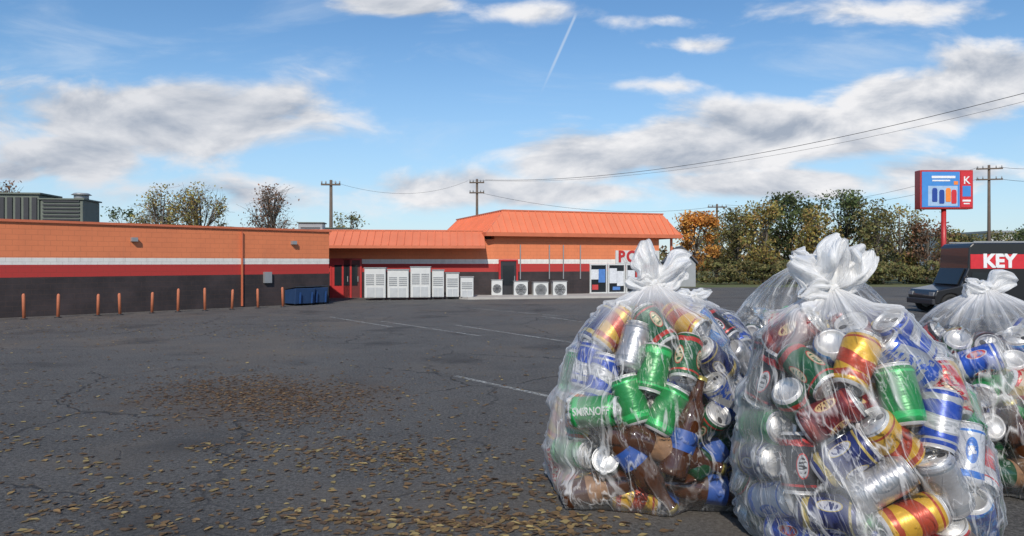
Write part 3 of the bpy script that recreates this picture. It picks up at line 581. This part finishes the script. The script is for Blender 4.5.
def place(p,ax,roll,kind,idx,crushd,detail=True):
    q=Vector(ax).to_track_quat('Z','Y').to_matrix().to_4x4(); Mx=Matrix.Translation(Vector(p))@q@Matrix.Rotation(roll,4,'Z')
    if kind=='can':
        nm=designs[idx][0]; o=bpy.data.objects.new('beverage_can',bodyM[idx][1 if crushd else 0]); COL.objects.link(o); o.matrix_world=Mx
        tag(o,f'{nm} aluminium beverage can inside plastic bag','can','beverage cans in plastic bags')
        kids=[('lid',lidM,o),('base',domeM,o)]
        for n_,me_,pa in kids:
            c=bpy.data.objects.new(n_,me_); c.parent=pa; COL.objects.link(c)
            if n_=='lid' and detail:
                c2=bpy.data.objects.new('pull_tab',tabM); c2.parent=c; COL.objects.link(c2)
                c2=bpy.data.objects.new('mouth',hol); c2.parent=c; COL.objects.link(c2)
    else:
        o=bpy.data.objects.new('glass_bottle',botM[idx]); COL.objects.link(o); o.matrix_world=Mx
        tag(o,f'{idx} glass beer bottle with label inside plastic bag','bottle','glass bottles in plastic bags')
        c=bpy.data.objects.new('label',labA if random.random()<.5 else labBm); c.parent=o; COL.objects.link(c); c=bpy.data.objects.new('cap',capMe); c.parent=o; COL.objects.link(c)
    return o
# ---------------- bags ----------------
TT=np.array([0,.02,.06,.14,.3,.45,.58,.68,.77,.85,.91,.955,.985,1.0]); RR=np.array([.80,.88,.95,1.0,1.0,.955,.89,.81,.70,.56,.41,.25,.13,.075])
def prof(t): return np.interp(t,TT,RR)
m,t,b,tc=newmat('translucent_white_film')
at=t.new('ShaderNodeAttribute',attribute_name='haze').outputs['Fac']
fa=t.new('ShaderNodeAttribute',attribute_name='flow').outputs['Vector']
soft=t.noise(fa,1.6,3,.5,.5); mid=t.noise(fa,4.0,4,.5,.7)
r1=t.m('ABSOLUTE',t.m('SUBTRACT',t.noise(fa,2.6,3,.45,.9),.5)); st1=t.ss(r1,.0,.036,1,0)
r2=t.m('ABSOLUTE',t.m('SUBTRACT',t.noise(t.vm('ADD',fa,(5,3,8)),6.5,3,.5,.8),.5)); st2=t.ss(r2,.0,.028,1,0)
gate=t.ss(t.noise(t.vm('ADD',tc,(2,5,1)),2.2,2),.42,.62)
hz=t.m('ADD',at,t.m('MULTIPLY',t.ss(soft,.50,.74),.30))
hz=t.m('ADD',hz,t.m('MULTIPLY',t.m('MULTIPLY',st1,.46),t.m('MULTIPLY_ADD',gate,.8,.2))); hz=t.m('ADD',hz,t.m('MULTIPLY',t.m('MULTIPLY',st2,.26),gate))
lwn=t.new('ShaderNodeLayerWeight'); lwn.inputs[0].default_value=.3
bnm=t.bump(t.m('ADD',t.m('ADD',t.m('MULTIPLY',soft,1.2),t.m('MULTIPLY',st1,.3)),t.m('ADD',t.m('MULTIPLY',mid,.55),t.m('MULTIPLY',st2,.15))),.5,.05)
hz=t.m('ADD',hz,t.m('MULTIPLY',t.m('POWER',lwn.outputs['Facing'],2.6),.62)); hz=t.m('MINIMUM',t.m('MAXIMUM',hz,.015),.97)
b.inputs[0].default_value=(.93,.93,.93,1); b.inputs['Roughness'].default_value=.42; t.l.new(bnm,b.inputs['Normal'])
tl_=t.new('ShaderNodeBsdfTranslucent'); tl_.inputs[0].default_value=(.93,.93,.93,1)
m1=t.new('ShaderNodeMixShader'); m1.inputs[0].default_value=.25; t.l.new(b.outputs[0],m1.inputs[1]); t.l.new(tl_.outputs[0],m1.inputs[2])
tp_=t.new('ShaderNodeBsdfTransparent'); gl=t.new('ShaderNodeBsdfGlossy'); gl.inputs['Roughness'].default_value=.24; gl.inputs[0].default_value=(1,1,1,1); t.l.new(bnm,gl.inputs['Normal'])
m0=t.new('ShaderNodeMixShader'); fr=t.new('ShaderNodeFresnel'); fr.inputs[0].default_value=1.2; t.l.new(bnm,fr.inputs['Normal']); t.l.new(fr.outputs[0],m0.inputs[0]); t.l.new(tp_.outputs[0],m0.inputs[1]); t.l.new(gl.outputs[0],m0.inputs[2])
m2=t.new('ShaderNodeMixShader'); t.l.new(hz,m2.inputs[0]); t.l.new(m0.outputs[0],m2.inputs[1]); t.l.new(m1.outputs[0],m2.inputs[2]); t.l.new(m2.outputs[0],t.n['Material Output'].inputs[0])
filmM=m
def attrs(o,hz_,flow):
    a_=o.data.attributes.new('haze','FLOAT','POINT'); a_.data.foreach_set('value',np.asarray(hz_,dtype=np.float32).ravel())
    a_=o.data.attributes.new('flow','FLOAT_VECTOR','POINT'); a_.data.foreach_set('vector',np.asarray(flow,dtype=np.float32).ravel())
def sstep(x,a,b_): k=np.clip((x-a)/(b_-a),0,1); return k*k*(3-2*k)
def pack(kinds,rx,ry,hk,zmax,seed,fixed=(),iters=260):
    r=np.random.default_rng(seed); n=len(kinds)
    rad=np.array([CR if k=='can' else BRr for k in kinds]); hh=np.array([CH if k=='can' else BHh for k in kinds])
    z=r.uniform(.12,zmax,n); th=r.uniform(0,2*math.pi,n); q=np.sqrt(r.uniform(0,1,n))*.85*prof(z/hk)
    p=np.c_[q*rx*np.cos(th),q*ry*np.sin(th),z]; ax=r.normal(size=(n,3)); 
    ra=r.random(n)<.72; ax[ra]=ax[ra]*.38+np.array([0,-1.2,.25])*np.where(r.random(n)[ra]<.75,1,-1)[:,None]+np.c_[np.cos(th),np.sin(th)*0,0*th][ra]*.6
    for i,k in enumerate(kinds):
        if k!='can': p[i,2]=r.uniform(.12,.45); p[i,1]=-abs(p[i,1])-.2; ax[i]=(r.choice([-1,1]),r.normal()*.3,r.normal()*.5)
    ax/=np.linalg.norm(ax,axis=1,keepdims=True)
    fx=np.zeros(n,bool)
    for i,(fp,fa_) in enumerate(fixed): p[i]=fp; ax[i]=np.array(fa_)/np.linalg.norm(fa_); fx[i]=True
    K=4; ls=np.linspace(-1,1,K); off=ls[None]*(hh-rad*.85)[:,None]; idn=np.repeat(np.arange(n),K); rr=np.repeat(rad,K); same=idn[:,None]==idn[None]
    for it in range(iters):
        S=(p[:,None]+ax[:,None]*off[:,:,None]).reshape(-1,3); df_=S[:,None]-S[None]; ds=np.sqrt((df_**2).sum(2))+1e-6
        ov=(rr[:,None]+rr[None])*1.02-ds; ov[same]=0; ov=np.maximum(ov,0); D_=(df_/ds[:,:,None]*(ov*.3)[:,:,None]).sum(1)
        qq=np.sqrt((S[:,0]/rx)**2+(S[:,1]/ry)**2)+1e-6; lim=np.maximum(.05,prof(np.clip(S[:,2]/hk,0,1))*1.0-(rr+.01)/min(rx,ry)); ex=np.maximum(0,qq-lim)
        D_[:,0]-=S[:,0]*ex/qq*1.2; D_[:,1]-=S[:,1]*ex/qq*1.2
        D_[:,2]+=np.maximum(0,rr+.02-S[:,2])*.9; D_[:,2]-=np.maximum(0,S[:,2]-zmax+rr)*.5; D_[:,2]-=.002
        Dn=D_.reshape(n,K,3); Dn[fx]=0; dm=Dn.mean(1); mg=np.linalg.norm(dm,axis=1,keepdims=True); dm*=np.minimum(1,.08/(mg+1e-9)); p+=dm*1.4
        ax+=np.clip(((Dn*off[:,:,None]).sum(1)/(off**2).sum(1)[:,None])*.8,-.3,.3); ax/=np.linalg.norm(ax,axis=1,keepdims=True)
    return p,ax,rad,hh,np.repeat(rad,K),off
def ear(parent,hk,side,tilt,length,wid,curl,seed,leanx):
    # soft floppy plastic end: crumpled sheet sweeping out of the knot and bending over
    r=np.random.default_rng(seed); nu,nv=40,64; V=[];Fc=[]; hz_=[]; fl=[]
    ph=r.uniform(0,6.28,10); depth=r.uniform(-.4,.0)
    ang=tilt*side; c=np.array([leanx,0.,hk-.015]); step=length/(nu-1); asym=r.uniform(-.35,.35)
    for i in range(nu):
        u=i/(nu-1); an=ang+curl*u*u+.25*math.sin(5*u+ph[7])*u; d=np.array([math.sin(an),depth,math.cos(an)]); d/=np.linalg.norm(d)
        sd_=np.cross(d,[0,1,0]); sd_/=np.linalg.norm(sd_); nn=np.cross(sd_,d)
        wv_=.030+wid*np.interp(u,[0,.08,.25,.5,.75,.9,1],[0,.22,.75,1,.95,.72,.45]); th=.02+.06*math.sin(u*math.pi)
        for j in range(nv):
            a=2*math.pi*j/nv; k=math.cos(a)
            fold=.5*math.sin(5.2*k+ph[0]+u*2.2)+.35*math.sin(10*k+ph[1]-u*3.1)+.22*math.sin(15*k+ph[8]+u*5)+.3*math.sin(9*u+ph[9]+2*k)
            lop=1+.22*math.sin(4.1*u+ph[4]+(1.5 if k>0 else 0))+.12*math.sin(11*u+ph[5]+(2 if k>0 else 0))+asym*k*.5
            q=c+sd_*k*wv_*lop+nn*(math.sin(a)*th+fold*wv_*.38*min(1,u*2.5))+d*(length*(.10*math.sin(2.6*k+ph[3])+.05*math.sin(6*k+ph[6])-.20*k*k)*u)
            V.append(q); hz_.append(.50+.20*abs(fold)+.2*(1-u)); fl.append((k*1.6,math.sin(a)*.4+seed%9,u*.5))
        c=c+d*step
    for i in range(nu-1):
        for j in range(nv): Fc.append((i*nv+j,i*nv+(j+1)%nv,(i+1)*nv+(j+1)%nv,(i+1)*nv+j))
    o=mesh('tied_end',V,Fc,filmM,parent,smooth=True); attrs(o,hz_,fl); return o
def bag(cx,cy,rx,ry,hk,fill,ncan,nbot,seed,lean,ears,label,weights,fixed=(),detail=True,hazeL=0.,only=None,ycut=.22):
    kinds=[f_[2] for f_ in fixed]+['can']*ncan+['b']*nbot; zmax=fill*hk; nf=len(fixed)
    p,ax,rad,hh,rr,off=pack(kinds,rx,ry,hk,zmax,seed,[(f_[0],f_[1]) for f_ in fixed])
    r=np.random.default_rng(seed+5); rnd=random.Random(seed)
    p=p.copy(); p[:,0]+=lean*np.clip(p[:,2]/hk,0,1)**2
    names=[]
    for i in range(len(kinds)):
        wp=(p[i,0]+cx,p[i,1]+cy,p[i,2])
        if only is not None and wp[2]<only: continue
        if p[i,1]>ycut: continue
        if kinds[i]=='can':
            idx=fixed[i][3] if i<nf else rnd.choices(range(len(designs)),weights)[0]
            names.append(place(wp,ax[i],rnd.uniform(0,6.28) if i>=nf else 0,'can',idx,(rnd.random()<.4) and i>=nf,detail))
        else: names.append(place(wp,ax[i],rnd.uniform(0,6.28),'b',fixed[i][3] if i<nf else ('brown' if rnd.random()<.6 else 'dark green'),False))
    NT_,NZ=300,160; th=np.linspace(0,2*math.pi,NT_,endpoint=False); tz=np.linspace(0,1,NZ)**.9
    THg,Tg=np.meshgrid(th,tz); Zg=Tg*hk
    ell=1/np.sqrt((np.cos(THg)/rx)**2+(np.sin(THg)/ry)**2)
    fold=np.zeros_like(THg); rid=np.zeros_like(THg)
    for k,a0 in ((7,.35),(11,.4),(17,.4),(26,.25)):
        ph=r.uniform(0,6.28); dr=r.normal()*1.3; s=np.sin(k*THg/1+ph+dr*Tg*3+.8*np.sin(3*THg+ph)); f_=1-2*np.abs(s)**.8; fold+=a0*f_*(.6+.4*np.sin(2*THg+ph)); rid+=a0*np.clip(1-np.abs(s)*4,0,1)
    amp=.012+.26*sstep(Tg,.55,1.)**1.1
    R0=prof(Tg)*ell*(1+amp*fold*.8)
    wob=sum(a0*np.sin(k1*THg+k2*Tg*6+r.uniform(0,6.28)) for k1,k2,a0 in ((2,1.,.02),(3,-1.5,.018),(5,2,.012),(4,3,.012))); R0*=1+wob
    leang=lean*Tg**2
    E=np.zeros_like(THg); dxg,dyg=np.cos(THg),np.sin(THg)
    sph=[]
    for i in range(len(kinds)):
        for o_ in off[i]: sph.append((*(p[i]+ax[i]*o_),rad[i]+.006))
        a=Vector(ax[i]); s1=a.orthogonal().normalized(); s2=a.cross(s1)
        for e in(-1,1):
            for k in range(10):
                t_=k*.628; q=np.array(p[i])+ax[i]*e*(hh[i]-.015)+(np.array(s1)*math.cos(t_)+np.array(s2)*math.sin(t_))*(rad[i]*.84 if kinds[i]=='can' else (rad[i]*.8 if e<0 else .05)); sph.append((*q,.03))
    zr=Zg[:,0]
    for (x,y,z,r_) in sph:
        rows=np.where(np.abs(zr-z)<r_)[0]
        if len(rows)==0: continue
        i0,i1=rows[0],rows[-1]+1; xx=x-leang[i0:i1]; b_=xx*dxg[i0:i1]+y*dyg[i0:i1]; dc=r_*r_-(zr[i0:i1,None]-z)**2-(xx*xx+y*y-b_*b_)
        v_=np.where((dc>0)&(b_>0),b_+np.sqrt(np.maximum(dc,0)),0); E[i0:i1]=np.maximum(E[i0:i1],v_)
    def up(a): return np.vstack([a[1:],a[-1:]*0])
    def dn(a): return np.vstack([a[:1],a[:-1]])
    S_=E.copy()
    for _ in range(3): S_=np.maximum.reduce([S_,np.roll(S_,1,1),np.roll(S_,-1,1),up(S_),dn(S_)])
    for _ in range(12): S_=(S_*2+np.roll(S_,1,1)+np.roll(S_,-1,1)+np.roll(S_,2,1)+np.roll(S_,-2,1)+up(S_)+dn(S_))/8
    tight=1-sstep(Tg,fill-.12,fill+.05)
    R=np.where(S_>R0*.7,R0*(1-.92*tight)+(S_+.006+.022*fold)*.92*tight,R0)
    R=np.maximum(R,np.minimum(S_,R0*1.15)*tight)
    for _ in range(4): R=(R*2+np.roll(R,1,1)+np.roll(R,-1,1))/4
    R=np.maximum(R,E+.005)
    gap=np.clip((R-E)/.25,0,1)
    haze=-.04+.05*gap*tight+.50*sstep(Tg,fill-.10,fill+.10)+.2*sstep(Tg,.9,1)+.10*rid*(.2+Tg)+.10*(1-sstep(Tg,0,.12))
    haze+=hazeL*sstep(-np.cos(THg),.45,.98)*(.6+.4*np.sin(9*Tg+THg*3))
    V=np.stack([R*dxg+leang,R*dyg,np.maximum(Zg,0)+.008],2).reshape(-1,3)
    idx=np.arange(NZ*NT_).reshape(NZ,NT_); a=idx[:-1]; b2=np.roll(a,-1,1); c2=np.roll(idx[1:],-1,1); d2=idx[1:]
    Fq=np.stack([a,b2,c2,d2],2).reshape(-1,4).tolist(); Fq.append(list(range(NT_))[::-1])
    ob=mesh('plastic_bag',V,Fq,filmM,None,(cx,cy,0),smooth=True)
    tw=THg+.5*Tg+seed; fl=np.stack([1.5*np.cos(tw)+seed,1.5*np.sin(tw),Tg*1.15],2).reshape(-1,3); attrs(ob,haze,fl)
    tag(ob,label,'plastic bag','plastic bags of cans on the lot')
    kr=.078*rx/.9; kv,kf=[],[]
    for j in range(14):
        for k in range(28):
            ph=math.pi*j/13; a=2*math.pi*k/28; q=kr*(1+.22*math.sin(5*a+3*ph)+.12*math.sin(9*a-4*ph)); kv.append((lean+q*math.sin(ph)*math.cos(a)*1.35,q*math.sin(ph)*math.sin(a),hk+kr*.8*math.cos(ph)))
    for j in range(13):
        for k in range(28): kf.append((j*28+k,j*28+(k+1)%28,(j+1)*28+(k+1)%28,(j+1)*28+k))
    kn=mesh('knot',kv,kf,filmM,ob,smooth=True); attrs(kn,np.full(len(kv),.75),np.array(kv)*6)
    for i,e in enumerate(ears): ear(ob,hk,*e,seed*7+i,lean)
    return ob,names
#      bl  b/r sil w/r grn red mar gold sky blk pln navy org wb dgr
W1=[3.5,2.5,1.2,.8,4,4,4,3.5,1.5,2.5,1.2,3.5,.8,.5,3.5]
gd=(-.55,-.66,.80)
b1,n1=bag(1.2,6.6,.89,.84,1.80,.88,128,4,11,.06,[(-1,.30,.40,.12,.45),(1,.95,.42,.12,.35),(-1,1.3,.24,.08,.3)],'tall translucent white bag of cans with knotted top on asphalt',W1,
 [(gd,(.93,-.33,.12),'can',4),((-.38,-.60,.20),(1,-.12,.30),'b','brown'),((.30,-.66,.19),(-1,.02,.12),'b','brown'),((.10,-.68,.48),(.95,.02,-.34),'b','brown'),((.52,-.50,.50),(.8,.45,.5),'b','dark green')],hazeL=.30)
b2,n2_=bag(2.54,5.42,.88,.88,1.80,.90,132,3,23,-.20,[(-1,.75,.36,.12,-.3),(1,.12,.42,.16,.4),(1,.85,.44,.12,-.3),(-1,1.5,.26,.08,-.5)],'big translucent white bag of blue and silver cans, knotted',[5,4,2.2,1,3.5,4,3,3,2,1.8,2,3.5,.8,1.2,2.5],hazeL=.26)
b3,n3=bag(4.55,6.95,.98,.88,1.74,.90,116,4,37,-.10,[(-1,1.35,.24,.08,.2),(1,1.1,.26,.09,.4),(1,.1,.10,.06,.1)],'translucent white bag of cans and green bottles, partly hidden',[4,3,1.5,1,5.5,4,4,3,1.5,2,1.2,3,.8,.8,4],
 [((-.50,-.52,.32),(1,-.25,.3),'b','dark green'),((-.15,-.66,.20),(1,.08,-.05),'b','dark green')],hazeL=.22)
b4,n4=bag(3.48,8.45,1.06,.88,2.02,.95,132,0,41,-.06,[(-1,1.3,.28,.09,.4),(1,.8,.40,.11,.4)],'translucent bag of cans standing behind other bags',[7,4,2,1,3,3,2,2,3,1,1,4,.4,2,2],only=1.1,detail=False)
b5,n5=bag(1.98,8.15,.86,.74,1.62,.96,92,0,53,0,[(-1,1.4,.2,.06,.2),(1,1.2,.22,.06,.3)],'smaller translucent bag of blue cans behind others',[9,6,2,1,1,1,1,1,4,1,1,4,.3,3,1],only=.8,detail=False)
gc=n1[0]; me=textmesh('SMIRNOFF',.084,.0015,.002); me.materials.clear(); me.materials.append(whS)
cam_l=gc.matrix_world.inverted()@Vector((0,0,H)); a0=math.atan2(cam_l.y,cam_l.x)
upl=(gc.matrix_world.inverted().to_3x3()@Vector((0,0,1))); 
tang=Vector((-math.sin(a0),math.cos(a0),0)); sgn=1 if upl.dot(tang)>0 else -1
axw=(gc.matrix_world.to_3x3()@Vector((0,0,1))); sx_=1 if axw.x>0 else -1
for v_ in me.vertices:
    x,y,z=v_.co; a=a0+sgn*y/CR; rr_=CR+.003+abs(z); v_.co=(rr_*math.cos(a),rr_*math.sin(a),sx_*x*.76)
tx=bpy.data.objects.new('lettering',me); tx.parent=gc; COL.objects.link(tx)
print('cans',len([o for o in bpy.data.objects if o.name.startswith('beverage_can')]))
